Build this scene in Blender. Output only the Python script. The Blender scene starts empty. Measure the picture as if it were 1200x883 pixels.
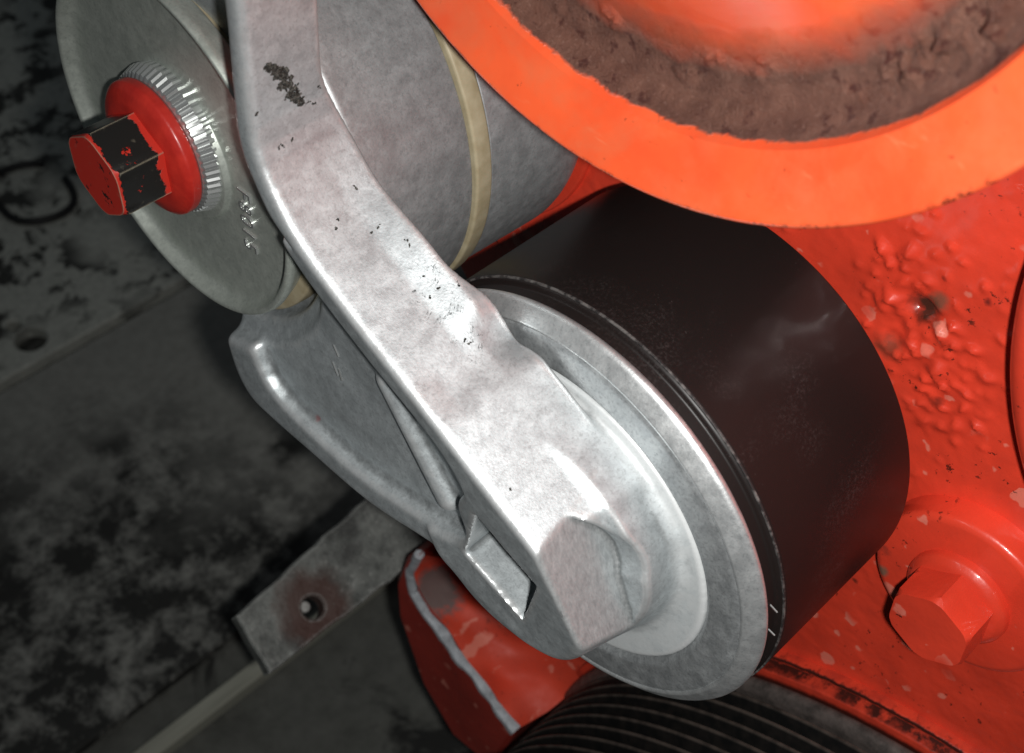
import bpy, bmesh, math, random
import numpy as np
from mathutils import Vector, Matrix
from mathutils.geometry import tessellate_polygon
from mathutils.bvhtree import BVHTree
random.seed(7); rng = np.random.default_rng(7)
C = bpy.context.scene.collection
MM = 0.001
# ------------------------------------------------------------------ camera
# X runs out of the engine along the pulley axles, Z is up; all sizes below are millimetres
XA = np.array([-0.7048504, -0.50342551, 0.49974861]); YA = np.array([0.7066776, -0.5595033, 0.43308525]); ZA = np.array([0.06158483, 0.65842146, 0.75012566])
MR = np.stack([XA, YA, ZA]); CAM = np.array([102.50150787, 71.87558344, 166.58483853]); FPX = 1562.0
cd = bpy.data.cameras.new('camera'); cam = bpy.data.objects.new('camera', cd); C.objects.link(cam)
cd.sensor_fit = 'HORIZONTAL'; cd.sensor_width = 36; cd.lens = 36 * FPX / 1200; cd.clip_start = 0.005; cd.clip_end = 20
rot = Matrix([[float(MR[i][j]) for j in range(3)] for i in range(3)]).to_4x4()
cam.matrix_world = Matrix.Translation(Vector([float(v) * MM for v in CAM])) @ rot
cd.dof.use_dof = True; cd.dof.focus_distance = 0.20; cd.dof.aperture_fstop = 38.0
bpy.context.scene.camera = cam
# ------------------------------------------------------------------ light: dim workshop air and the camera's flash
w = bpy.data.worlds.new('World'); bpy.context.scene.world = w; w.use_nodes = True
w.node_tree.nodes['Background'].inputs[0].default_value = (0.80, 0.92, 1.0, 1); w.node_tree.nodes['Background'].inputs[1].default_value = 0.04
ld = bpy.data.lights.new('flash_lamp', 'SPOT'); ld.energy = 1.95; ld.shadow_soft_size = 3 * MM; ld.color = (1.0, 0.99, 0.965)
ld.spot_size = math.radians(100); ld.spot_blend = 1.0
flash = bpy.data.objects.new('flash_lamp', ld); C.objects.link(flash)
# the flash sits beside the lens: camera axes are the columns of MR
fp = CAM + MR @ np.array((11, -7, 2)); aim = MR @ np.array(((800 - 600) / FPX, -(520 - 441.5) / FPX, -1.0))
flash.location = [float(v) * MM for v in fp]; flash.rotation_euler = Vector(aim.tolist()).to_track_quat('-Z', 'Y').to_euler()
bpy.context.scene.cycles.caustics_reflective = False
vs = bpy.context.scene.view_settings
vs.view_transform = 'Standard'; vs.look = 'None'; vs.exposure = 0; vs.gamma = 1; vs.use_curve_mapping = False

# ------------------------------------------------------------------ helpers
def P(px, py, X):
    """the point of the plane x = X that the photograph shows at a pixel"""
    d = MR @ np.array([(px - 600) / FPX, -(py - 441.5) / FPX, -1.0]); return CAM + (X - CAM[0]) / d[0] * d
def yz(px, py, X): return tuple(P(px, py, X)[1:])
E2 = np.array([0, 0.5, 0.8660254])
ROOT = {}
def thing(name, label, cat, at=(0, 0, 0), group=None):
    o = bpy.data.objects.new(name, None); C.objects.link(o); o.empty_display_size = 0.01
    o.location = [v * MM for v in at]; o['label'] = label; o['category'] = cat
    if group: o['group'] = group
    return o
def origin(o):
    v = np.zeros(3)
    while o is not None: v += np.array(o.location) / MM; o = o.parent
    return v
def obj(name, V, F, mat, parent=None, smooth=35, at=None):
    base = origin(parent) if parent else np.zeros(3)
    loc = np.zeros(3) if at is None else np.array(at, float) - base
    V = (np.array(V, float) - base - loc) * MM
    me = bpy.data.meshes.new(name); me.from_pydata(V.tolist(), [], [list(map(int, f)) for f in F]); me.validate()
    o = bpy.data.objects.new(name, me); C.objects.link(o); o.parent = parent; o.location = [float(v) * MM for v in loc]
    bm = bmesh.new(); bm.from_mesh(me); bmesh.ops.recalc_face_normals(bm, faces=bm.faces); bm.to_mesh(me); bm.free()
    me.materials.append(mat)
    if smooth:
        me.shade_smooth(); me.set_sharp_from_angle(angle=math.radians(smooth))
    return o
def fillet(prof, r, seg=3):
    out = [prof[0]]
    for i in range(1, len(prof) - 1):
        a, b, c = (np.array(p, float) for p in prof[i - 1:i + 2])
        rr = prof[i][2] if len(prof[i]) > 2 else r
        a, b, c = a[:2], b[:2], c[:2]
        la, lc = np.linalg.norm(a - b), np.linalg.norm(c - b); t = min(rr, la * .45, lc * .45)
        p, q = b + (a - b) / la * t, b + (c - b) / lc * t
        for k in range(seg + 1):
            s = k / seg; out.append(tuple((1 - s) ** 2 * p + 2 * s * (1 - s) * b + s * s * q))
    out.append(prof[-1]); return [tuple(p[:2]) for p in out]
def lathe(prof, cy, cz, n=128, f=None):
    """profile of (x, r) pairs turned about the axle through (cy, cz)"""
    V, F = [], []
    for j in range(n):
        a = 2 * math.pi * j / n
        for i, (x, r) in enumerate(prof):
            if f: x, r = f(i, j, x, r)
            V.append((x, cy + r * math.cos(a), cz + r * math.sin(a)))
    m = len(prof)
    for j in range(n):
        k = (j + 1) % n
        for i in range(m - 1): F.append((j * m + i, j * m + i + 1, k * m + i + 1, k * m + i))
    return V, F
def prism(loops, frame, d0, d1, bevel=0):
    """polygon (first loop, holes after) in the plane of frame = (origin, u, v, n), extruded along n from d0 to d1"""
    o, u, v, n = (np.array(q, float) for q in frame); V, F = [], []
    def ring(lp, off, d): return [tuple(o + u * a + v * b + n * d) for a, b in inset(lp, off)]
    def inset(lp, off):
        if not off: return lp
        out = []; m = len(lp); area = sum(lp[i][0] * lp[(i + 1) % m][1] - lp[(i + 1) % m][0] * lp[i][1] for i in range(m))
        sg = 1 if area > 0 else -1
        for i in range(m):
            a, b, c = (np.array(lp[q % m], float) for q in (i - 1, i, i + 1))
            d1_, d2_ = (b - a) / (np.linalg.norm(b - a) + 1e-9), (c - b) / (np.linalg.norm(c - b) + 1e-9)
            n1, n2 = np.array((-d1_[1], d1_[0])) * sg, np.array((-d2_[1], d2_[0])) * sg
            mm = n1 + n2; mm /= max(np.dot(mm, n1), .35); out.append(tuple(b + mm * off))
        return out
    starts = []
    levels = [(bevel, d0), (0, d0 + bevel), (0, d1 - bevel), (bevel, d1)] if bevel else [(0, d0), (0, d1)]
    for h, lp in enumerate(loops):
        s0 = []
        for off, d in levels:
            s0.append(len(V)); V += ring(lp, off if h == 0 else -off, d)
        m = len(lp)
        for q in range(len(levels) - 1):
            for i in range(m):
                j = (i + 1) % m; F.append((s0[q] + i, s0[q] + j, s0[q + 1] + j, s0[q + 1] + i))
        starts.append(s0)
    for lv in (0, -1):
        idx = []; pls = []
        for h, lp in enumerate(loops):
            off = levels[lv][0]; L = inset(lp, off if h == 0 else -off)
            pls.append([Vector((a, b, 0)) for a, b in L]); idx += [starts[h][lv] + i for i in range(len(lp))]
        for t in tessellate_polygon(pls): F.append(tuple(idx[i] for i in t))
    return V, F
FX = ((0, 0, 0), (0, 1, 0), (0, 0, 1), (1, 0, 0))          # a YZ polygon extruded along X
def circle(cy, cz, r, n, ph=0): return [(cy + r * math.cos(2 * math.pi * k / n + ph), cz + r * math.sin(2 * math.pi * k / n + ph)) for k in range(n)]
def merge(*parts):
    V, F = [], []
    for v, f in parts:
        b = len(V); V += list(v); F += [tuple(i + b for i in q) for q in f]
    return V, F
def tube(pts, r, n=8, closed=False):
    pts = [np.array(p, float) for p in pts]; V, F = [], []; m = len(pts)
    for i, p in enumerate(pts):
        a, b = (pts[(i - 1) % m], pts[(i + 1) % m]) if closed else (pts[max(i - 1, 0)], pts[min(i + 1, m - 1)])
        t = (b - a) / np.linalg.norm(b - a); u = np.cross(t, (0.31, 0.2, 0.93)); u /= np.linalg.norm(u); v = np.cross(t, u)
        rr = r[i] if hasattr(r, '__len__') else r
        for k in range(n):
            q = 2 * math.pi * k / n; V.append(tuple(p + rr * (u * math.cos(q) + v * math.sin(q))))
    for i in range(m if closed else m - 1):
        j = (i + 1) % m
        for k in range(n): F.append((i * n + k, i * n + (k + 1) % n, j * n + (k + 1) % n, j * n + k))
    if not closed: F += [tuple(range(n)), tuple(range((m - 1) * n, m * n))]
    return V, F
# smooth value noise on arrays
_LAT = rng.random((64, 64, 64)).astype(np.float32)
def vnoise(x, y, z=0):
    x, y, z = np.broadcast_arrays(x, y, z)
    i, j, k = (np.floor(q).astype(int) for q in (x, y, z)); fx, fy, fz = x - i, y - j, z - k
    s = lambda t: t * t * (3 - 2 * t); fx, fy, fz = s(fx), s(fy), s(fz); r = 0
    for a in (0, 1):
        for b in (0, 1):
            for c in (0, 1):
                r = r + _LAT[(i + a) % 64, (j + b) % 64, (k + c) % 64] * (fx if a else 1 - fx) * (fy if b else 1 - fy) * (fz if c else 1 - fz)
    return r
def fbm(x, y, z=0, o=4): return sum(vnoise(x * 2 ** k + 7.3 * k, y * 2 ** k + 3.1 * k, z * 2 ** k + 1.7 * k) * .5 ** (k + 1) for k in range(o))

# ------------------------------------------------------------------ materials
class Mat:
    def __init__(s, name):
        s.m = bpy.data.materials.new(name); s.m.use_nodes = True; s.t = s.m.node_tree; s.b = s.t.nodes['Principled BSDF']
        s.co = s.t.nodes.new('ShaderNodeTexCoord').outputs['Object']
    def n(s, ty, **kw):
        nd = s.t.nodes.new('ShaderNode' + ty)
        for k, v in kw.items():
            if k.startswith('i_'):
                key = k[2:]; key = int(key) if key.isdigit() else key.replace('_', ' ')
                if hasattr(v, 'is_linked'): s.t.links.new(v, nd.inputs[key])
                else: nd.inputs[key].default_value = v
            else: setattr(nd, k, v)
        return nd
    def math(s, op, a, b=0.0, c=0.0, clamp=False): return s.n('Math', operation=op, use_clamp=clamp, i_0=a, i_1=b, i_2=c).outputs[0]
    def noise(s, size, detail=4, rough=.55, dist=0.0, sq=(1, 1, 1), off=(0, 0, 0)):
        """noise whose features are about `size` millimetres"""
        k = 1 / (size * MM); mp = s.n('Mapping', i_Vector=s.co, i_Scale=tuple(k * q for q in sq), i_Location=off)
        return s.n('TexNoise', i_Vector=mp.outputs[0], i_Scale=1.0, i_Detail=detail, i_Roughness=rough, i_Distortion=dist).outputs['Fac']
    def ramp(s, fac, lo, hi, a=0.0, b=1.0):
        return s.n('MapRange', clamp=True, i_Value=fac, i_1=lo, i_2=hi, i_3=a, i_4=b).outputs[0]
    def mix(s, fac, a, b):
        nd = s.n('Mix', data_type='RGBA')
        for k, v in ((0, fac), (6, a), (7, b)):
            if hasattr(v, 'is_linked'): s.t.links.new(v, nd.inputs[k])
            else: nd.inputs[k].default_value = v if k == 0 else (*v, 1)
        return nd.outputs[2]
    def near(s, p, r0, r1, rag=0.0, size=3):
        """1 inside r0 mm of a point of the thing, 0 beyond r1, edge ragged by noise"""
        d = s.n('VectorMath', operation='DISTANCE', i_0=s.co, i_1=tuple(float(q) * MM for q in p)).outputs['Value']
        d = s.math('MULTIPLY', d, 1000.0)
        if rag: d = s.math('ADD', d, s.math('MULTIPLY', s.math('SUBTRACT', s.noise(size), .5), rag * 2))
        return s.ramp(d, r0, r1, 1.0, 0.0)
    def mx(s, *a):
        r = a[0]
        for q in a[1:]: r = s.math('MAXIMUM', r, q)
        return r
    def set(s, **kw):
        for k, v in kw.items():
            i = s.b.inputs[k.replace('_', ' ')]
            if hasattr(v, 'is_linked'): s.t.links.new(v, i)
            else: i.default_value = (*v, 1) if isinstance(v, tuple) and len(v) == 3 else v
        return s
    def bump(s, h, dist_mm, strength=1.0, prev=None):
        nd = s.n('Bump', i_Height=h, i_Distance=dist_mm * MM, i_Strength=strength)
        if prev is not None: s.t.links.new(prev, nd.inputs['Normal'])
        s.t.links.new(nd.outputs[0], s.b.inputs['Normal']); return nd.outputs[0]

def cast_metal(name, a, b, dark, metal=.55, rough=(.38, .6), grain=.25, chips=.70, extra=None, wear_shine=False):
    m = Mat(name)
    big, mid, fine = m.noise(14, 5, .6, .6), m.noise(2.6, 5, .65, .4, off=(5, 2, 1)), m.noise(.35, 3, .6)
    col = m.mix(m.ramp(mid, .32, .68), a, b)
    spk = m.noise(.55, 4, .75, off=(2, 7, 7)); col = m.mix(m.math('MULTIPLY', m.ramp(spk, .50, .68), .55), col, dark)
    spk2 = m.noise(.8, 3, .7, off=(8, 1, 4)); col = m.mix(m.math('MULTIPLY', m.ramp(spk2, .56, .72), .35), col, tuple(min(1, q * 1.2) for q in b))
    col = m.mix(m.math('MULTIPLY', m.ramp(big, .5, .72), .30), col, dark)
    sc = m.noise(1.1, 3, .6, 0, (1, .35, 1), (9, 9, 2))
    col = m.mix(m.math('MULTIPLY', m.ramp(sc, .62, .75), .35), col, dark)
    # small dark chips of dirt in patches
    ch = m.math('MULTIPLY', m.ramp(m.noise(1.5, 6, .72, .3, off=(3, 7, 5)), chips, chips + .025), m.ramp(m.noise(11, 2, .5, off=(1, 8, 4)), .5, .6))
    col = m.mix(m.math('MULTIPLY', ch, .9), col, (.02, .02, .018))
    if extra: col = extra(m, col)
    rl, rh = rough; rgh = m.ramp(mid, .3, .7, rl, rh)
    if wear_shine:   # edge wear and the ridge highlight painted pale; inner corners coloured darker
        pt = m.n('Attribute', attribute_name='wear_shine').outputs['Fac']; nz_ = m.math('MULTIPLY', m.math('SUBTRACT', m.noise(1.6, 5, .75), .5), .26)
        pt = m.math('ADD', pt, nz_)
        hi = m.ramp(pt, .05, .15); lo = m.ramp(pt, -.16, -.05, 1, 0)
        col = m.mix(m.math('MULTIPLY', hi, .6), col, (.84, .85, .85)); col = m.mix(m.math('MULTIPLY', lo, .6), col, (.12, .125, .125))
        rgh = m.math('SUBTRACT', rgh, m.math('MULTIPLY', hi, .12))
        cl = m.n('Attribute', attribute_name='clean').outputs['Fac']; col = m.mix(m.math('MULTIPLY', m.math('MULTIPLY', cl, m.ramp(m.noise(5, 5, .7, off=(1, 3, 3)), .34, .5, .35, 1.0)), .62), col, m.mix(m.ramp(mid, .35, .7), (.80, .82, .82), (.66, .68, .68)))
        metal = m.math('SUBTRACT', metal, m.math('MULTIPLY', cl, .4))
        ml = m.n('Attribute', attribute_name='milled').outputs['Fac']; ms = m.noise(.5, 4, .6, .3, (1, .5, .3), (1, 1, 3))
        col = m.mix(m.math('MULTIPLY', ml, .6), col, m.mix(m.ramp(ms, .35, .65), (.40, .415, .42), (.66, .68, .68)))
    m.set(Base_Color=col, Metallic=m.math('SUBTRACT', metal, m.math('MULTIPLY', ch, metal)), Roughness=rgh)
    n1 = m.bump(fine, .05 * grain / .25, .5); m.bump(mid, .06, .5, n1)
    return m.m
ARMP = {}
def arm_extra(m, col):
    # hairline cracks by the pulley and the burnt dirt smear at the bend
    wv = m.noise(3.2, 4, .6, 1.2, off=(2, 2, 2))
    line = m.ramp(m.math('ABSOLUTE', m.math('SUBTRACT', wv, .5)), .004, .012, 1, 0)
    reg = m.mx(m.near(ARMP['crack'], 4, 6.5), m.near(ARMP['crack2'], 2, 3.5))
    brk = m.ramp(m.noise(1.4, 3, .6, off=(4, 1, 6)), .47, .55)
    col = m.mix(m.math('MULTIPLY', m.math('MULTIPLY', line, reg), brk), col, (.03, .03, .03))
    rosy = m.near(ARMP['dot'], .3, .9, .5, 1); col = m.mix(m.math('MULTIPLY', rosy, .6), col, (.55, .1, .1))
    return col
def red_paint(name, base, spots=True, rough=.32, dirt=(), peel=.5, pale=True, coat=.9):
    m = Mat(name)
    big, mid, fine = m.noise(16, 4), m.noise(4, 4, .6), m.noise(.8, 3)
    dk = tuple(q * .72 for q in base)
    col = m.mix(m.ramp(big, .35, .7), base, dk)
    if spots:
        sp_ = m.n('SeparateXYZ', i_0=m.co); wob = m.n('SeparateColor', i_0=m.n('TexNoise', i_Vector=m.co, i_Scale=480.0, i_Detail=2.0).outputs['Color'])
        vy = m.math('MULTIPLY_ADD', sp_.outputs[1], 190.0, m.math('MULTIPLY', wob.outputs[0], .5)); vz = m.math('MULTIPLY_ADD', sp_.outputs[2], 190.0, m.math('MULTIPLY', wob.outputs[1], .5))
        vo = m.n('TexVoronoi', voronoi_dimensions='2D', i_Vector=m.n('CombineXYZ', i_0=vy, i_1=vz).outputs[0], i_Scale=1.0)
        vs_ = m.n('SeparateColor', i_0=vo.outputs['Color'])
        s1 = m.math('MULTIPLY', m.ramp(m.math('SUBTRACT', vo.outputs['Distance'], m.math('MULTIPLY', m.math('POWER', vs_.outputs[1], 2.5), .30)), .0, .07, 1, 0), m.math('MULTIPLY', m.ramp(vs_.outputs[0], .5, .55), m.ramp(m.noise(13, 2, .5, off=(5, 1, 9)), .44, .52))); col = m.mix(m.math('MULTIPLY', s1, .55 if pale else .1), col, (.80, .30, .22))
        s2 = m.math('MULTIPLY', m.ramp(m.noise(1.7, 5, .7, 0, off=(6, 1, 3)), .62, .65), m.ramp(m.noise(12, 2), .48, .58)); col = m.mix(m.math('MULTIPLY', s2, .85), col, (.035, .012, .008))
    for p, r0, r1, rag, c, k in dirt: col = m.mix(m.math('MULTIPLY', m.near(p, r0, r1, rag, 1.6), k), col, c)
    m.set(Base_Color=col, Roughness=m.ramp(mid, .3, .7, rough - .08, rough + .14), Specular_IOR_Level=.5, Coat_Weight=coat, Coat_Roughness=.06)
    n1 = m.bump(mid, .5 * peel, .5); m.bump(fine, .08 * peel, .5, n1)
    return m.m

# ================================================================== THE SETTING: workshop floor far below
fm = Mat('stained_concrete')
g1, g2, g3 = fm.noise(55, 6, .68, .8), fm.noise(9, 5, .65), fm.noise(150, 4, .6, .5, off=(.3, .8, .1))
col = fm.mix(fm.ramp(g2, .3, .7), (.10, .102, .09), (.16, .162, .145))
oil = fm.math('MULTIPLY', fm.ramp(g1, .47, .56), fm.ramp(g3, .40, .58))
col = fm.mix(fm.math('MULTIPLY', oil, .93), col, (.012, .012, .011))
fm.set(Base_Color=col, Roughness=.75); fm.bump(g2, 1.0, .6)
FZ = -306
def floor_at(px, py, z=FZ):
    d = MR @ np.array([(px - 600) / FPX, -(py - 441.5) / FPX, -1.0]); return CAM + (z - CAM[2]) / d[2] * d
bmk = Mat('grey_board')
b1, b2, b3 = bmk.noise(20, 7, .75, .25, off=(4, 1, 2)), bmk.noise(3.5, 5, .65), bmk.noise(70, 3, .5, off=(2, 5, 1))
col = bmk.mix(bmk.ramp(b2, .3, .7), (.40, .41, .37), (.58, .59, .53))
col = bmk.mix(bmk.math('MULTIPLY', bmk.math('MULTIPLY', bmk.ramp(b1, .50, .545), bmk.ramp(b3, .38, .50)), .92), col, (.014, .014, .012))
bmk.set(Base_Color=col, Roughness=.7); bmk.bump(b2, .6, .5)
dbk = Mat('dark_board')
b1, b2, b3 = dbk.noise(17, 8, .74, .15, off=(1, 6, 2)), dbk.noise(5, 5, .65), dbk.noise(90, 3, .5, off=(7, 5, 1))
col = dbk.mix(dbk.ramp(b2, .3, .7), (.27, .27, .245), (.36, .36, .33))
col = dbk.mix(dbk.math('MULTIPLY', dbk.math('MULTIPLY', dbk.ramp(b1, .38, .54), dbk.mx(dbk.near(floor_at(130, 860), 90, 165, 55, 40), dbk.ramp(b3, .60, .68))), .94), col, (.010, .010, .009))  # oil blotches, thickened at lower left to paint in the fading light
dbk.set(Base_Color=col, Roughness=.72); dbk.bump(b2, .8, .5)
o = obj('floor', *prism([[(-1500, -2000), (1200, -2000), (1200, 900), (-1500, 900)]], ((0, 0, 0), (1, 0, 0), (0, 1, 0), (0, 0, 1)), FZ - 30, FZ), fm.m, smooth=0)
o['kind'] = 'structure'; o['label'] = 'dark oil stained concrete workshop floor'
FZF = ((0, 0, 0), (1, 0, 0), (0, 1, 0), (0, 0, 1))
BT = FZ + 8
h1, h2 = floor_at(36, 397, BT), floor_at(16, 381, BT)
board = obj('floor_board', *prism([[(-700, -760), (420, -760), (420, floor_at(0, 447, BT)[1]), (-700, floor_at(0, 447, BT)[1])],
    circle(h1[0], h1[1], 7.5, 20), circle(h2[0], h2[1], 3.5, 14)], FZF, FZ + .5, BT, .8), bmk.m, smooth=30)
board['label'] = 'pale grey oil spattered board with drilled holes at upper left'; board['category'] = 'board'; board['group'] = 'boards on the floor'
ys = floor_at(0, 456, BT)[1]
b2o = obj('floor_board', *prism([[(-700, ys), (420, ys), (420, -176), (-700, -176)]], FZF, FZ + .5, BT - 2, .8), dbk.m, smooth=30)
b2o['label'] = 'dark soiled board between the pale board and the thin wooden strip'; b2o['category'] = 'board'; b2o['group'] = 'boards on the floor'
wm = Mat('pale_wood'); wn = wm.noise(4, 5, .6, .5, (.12, 1, 1))
wm.set(Base_Color=wm.mix(wm.ramp(wn, .3, .7), (.34, .34, .28), (.48, .48, .40)), Roughness=.7); wm.bump(wn, .4, .5)
y0, y1 = floor_at(152, 883, FZ + 8)[1], floor_at(186, 883, FZ + 8)[1]
o = obj('wooden_strip', *prism([[(-400, y0), (420, y0), (420, y1), (-400, y1)]], FZF, FZ + .2, FZ + 8, 1), wm.m, smooth=30)
o['label'] = 'thin pale wooden strip lying on the dark floor below the flat bar'; o['category'] = 'strip'
# loop of wire on the pale board
bk = Mat('black_rubber'); bk.set(Base_Color=(.012, .012, .012), Roughness=.55)
pts = []
for k in range(26):
    a = -.5 + k / 25 * 5.4; q = floor_at(38 + 48 * math.cos(a) + 4 * math.sin(3 * a), 226 + 34 * math.sin(a), BT + 1.8); pts.append(q)
o = obj('wire_loop', *tube(pts, 2.0, 8), bk.m); o['label'] = 'open loop of black wire lying on the pale spattered board'; o['category'] = 'wire'

# ================================================================== ENGINE
RED = (.80, .060, .028)
EX = -42.0
pit = P(1085, 362, EX); 
def pa(px, py, X=EX): return P(px, py, X)
eng = thing('engine_block', 'red painted engine front cover with welded blobs and a flanged bolt', 'engine', (EX, 0, -120))
loc = lambda p: tuple(np.array(p) - np.array((EX, 0, -120)))
redm = red_paint('red_engine_paint', RED, dirt=[
    (loc(pit), 1.2, 3.4, 1.6, (.03, .018, .012), .95), (loc(pa(1104, 352)), .8, 2.2, 1.0, (.16, .08, .05), .8),
    (loc(pa(1042, 405)), .8, 3.2, 1.6, (.10, .05, .03), .7), (loc(pa(1160, 352)), .4, 1.0, .5, (.03, .01, .01), .9),
    (loc(pa(1110, 325)), .3, .8, .4, (.03, .01, .01), .9), (loc(pa(1100, 470)), .4, 1.4, .9, (.05, .015, .01), .8), (loc(P(1064, 704, EX + 7)), .6, 2.2, 1.2, (.05, .02, .015), .85), (loc(P(1034, 668, EX + 5)), .6, 1.5, .7, (.15, .12, .08), .85), (loc(P(1000, 683, EX + 1)), .4, 1.0, .5, (.03, .015, .01), .9), (loc(P(1040, 640, EX + 4)), .6, 2.0, 1.2, (.10, .03, .02), .7)])
# fine front sheet with the cast blobs, and the body of the block behind it
gy = np.arange(-60, 112, .5); gz = np.arange(-112, 96, .5); GY, GZ = np.meshgrid(gy, gz, indexing='ij')
NW1, NW2 = fbm(GY / 1.5, GZ / 1.5, 11, 3), fbm(GY / 1.5, GZ / 1.5, 17, 3)
HX = .10 * fbm(GY / .9, GZ / .9, 6, 3) + .5 * fbm(GY / 14, GZ / 14, 2) + .30 * fbm(GY / 3.0, GZ / 3.0, 5, 3)
for px, py, r, h in [(1037, 290, 1.5, 1.2), (1045, 308, 1.0, .9), (1058, 302, 1.0, .8), (1068, 296, 1.7, 1.3), (1063, 312, .9, .6), (1027, 317, 1.2, .7), (1045, 345, 2.4, 1.6), (1034, 352, 1.3, .9),
    (1068, 400, 1.1, .9), (1105, 390, 1.8, 1.4), (1075, 410, 1.6, 1.2), (1063, 415, 1.2, 1.0), (1100, 430, 2.2, 1.0), (1143, 408, 1.6, 1.1), (1122, 405, 1.2, .7), (1083, 440, 1.4, 1.1), (1100, 440, 1.2, 1.1), (1082, 455, 1.1, 1.0), (1108, 452, 1.2, 1.1),
    (1160, 440, 1.6, .9), (1135, 460, 1.3, .7), (1105, 475, 1.4, 1.0), (1130, 477, 1.3, 1.1), (1078, 470, 1.1, .8), (1085, 490, 1.5, .8), (1120, 500, 1.6, .7), (1148, 500, 1.2, .6), (1060, 330, 1.5, .7), (1088, 372, 1.2, .9), (1118, 380, 1.0, .8)]:
    _, y, z = P(px, py, EX); ra = rng.uniform(.7, 1.4); al = rng.uniform(0, 3.14); ca, sa_ = math.cos(al), math.sin(al); wy, wz = GY - y + 1.6 * (NW1 - .5), GZ - z + 1.6 * (NW2 - .5); HX = np.maximum(HX, HX * .35 + h * 1.15 * np.exp(-(((wy * ca + wz * sa_) / (r * .62)) ** 2 + ((wz * ca - wy * sa_) / (r * ra * .9)) ** 2)) ) if False else HX + h * .95 * np.exp(-(((wy * ca + wz * sa_) / (r * .45)) ** 2 + ((wz * ca - wy * sa_) / (r * ra * .72)) ** 2))
for _ in range(130):
    px, py = rng.normal(1085, 42), rng.normal(400, 75); _, y, z = P(px, py, EX); ra, rb_ = rng.uniform(.35, .8, 2); al = rng.uniform(0, 3.14); ca, sa_ = math.cos(al), math.sin(al)
    wy, wz = GY - y + .8 * (NW1 - .5), GZ - z + .8 * (NW2 - .5); HX += rng.uniform(.2, .55) * np.exp(-((wy * ca + wz * sa_) / ra) ** 2 - ((wz * ca - wy * sa_) / rb_ / 1.3) ** 2)
for px, py, r, h in [(1078, 357, 1.7, 1.8), (1092, 366, 1.3, 1.6), (1050, 395, 1.6, .8), (1055, 380, 1.8, .6)]:
    _, y, z = P(px, py, EX); HX -= h * np.exp(-((GY - y) ** 2 + (GZ - z) ** 2) / r ** 2) * (1 + .8 * (fbm(GY, GZ, 9, 3) - .5))
EP = [yz(430, -60, EX), yz(470, 180, EX), yz(545, 330, EX), yz(560, 560, EX), yz(520, 655, EX), yz(520, 740, EX), yz(580, 900, EX), (120, -330), (240, -330), (240, 260), (-100, 260)]
CRK = (87.6, -165.6)
V = np.stack([EX + HX, GY, GZ], -1).reshape(-1, 3); ny, nz = GY.shape
def inside(poly, y, z):
    r = np.zeros(y.shape, bool); m = len(poly)
    for i in range(m):
        (a, b), (c, d) = poly[i], poly[(i + 1) % m]
        cond = ((b > z) != (d > z)) & (y < (c - a) * (z - b) / (d - b + 1e-12) + a); r ^= cond
    return r
ok = inside(EP, GY, GZ) & (np.hypot(GY - CRK[0], GZ - CRK[1]) > 116)
F = [(i * nz + j, (i + 1) * nz + j, (i + 1) * nz + j + 1, i * nz + j + 1) for i in range(ny - 1) for j in range(nz - 1) if ok[i, j] and ok[i + 1, j] and ok[i, j + 1] and ok[i + 1, j + 1]]
obj('front_cover', V, F, redm, eng, 0).data.shade_smooth()
obj('block_body', *prism([EP], FX, -260, EX - .8, 0), redm, eng, 30)
lip_ = Mat('dirty_shaded_red_lip'); q0 = lip_.n('VectorMath', operation='SUBTRACT', i_0=lip_.co, i_1=tuple(np.array((0, CRK[0], CRK[1] + 120)) * MM)).outputs[0]
q1 = lip_.n('SeparateXYZ', i_0=q0); rr0 = lip_.math('MULTIPLY', lip_.math('SQRT', lip_.math('ADD', lip_.math('POWER', q1.outputs[1], 2.0), lip_.math('POWER', q1.outputs[2], 2.0))), 1000.0)
rr0 = lip_.math('ADD', rr0, lip_.math('MULTIPLY', lip_.math('SUBTRACT', lip_.noise(2.2, 5, .7), .5), 1.0))
ln1 = lip_.ramp(lip_.math('ABSOLUTE', lip_.math('SUBTRACT', rr0, 116.5)), .30, .5, 1, 0)
ln2 = lip_.math('MULTIPLY', lip_.ramp(lip_.math('ABSOLUTE', lip_.math('SUBTRACT', rr0, 113.9)), .7, 1.1, 1, 0), lip_.ramp(lip_.noise(5, 4, .6, off=(3, 2, 5)), .44, .54))
ln3 = lip_.ramp(rr0, 110.6, 111.6, 1, 0)
lc = lip_.mix(lip_.ramp(lip_.noise(4, 4), .35, .65), (.62, .05, .022), (.42, .035, .018)); lc = lip_.mix(lip_.math('MULTIPLY', lip_.mx(ln1, ln2, ln3), .93), lc, (.02, .008, .006))
lip_.set(Base_Color=lc, Roughness=.4); lip_.bump(lip_.noise(2.2, 4), .3, .5); lipm = lip_.m
# ring lip of the cover round the crank pulley; grime and painted shade in its groove
obj('cover_lip', *lathe(fillet([(EX - 2, 117.2), (EX + 2.6, 117.0), (EX + 2.6, 115.6), (EX + .4, 115.2), (EX + .4, 113.4), (EX + 3.4, 113.0), (EX + 3.4, 109.0), (EX - 2, 108.5)], .5), *CRK, 220), lipm, eng)
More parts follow.
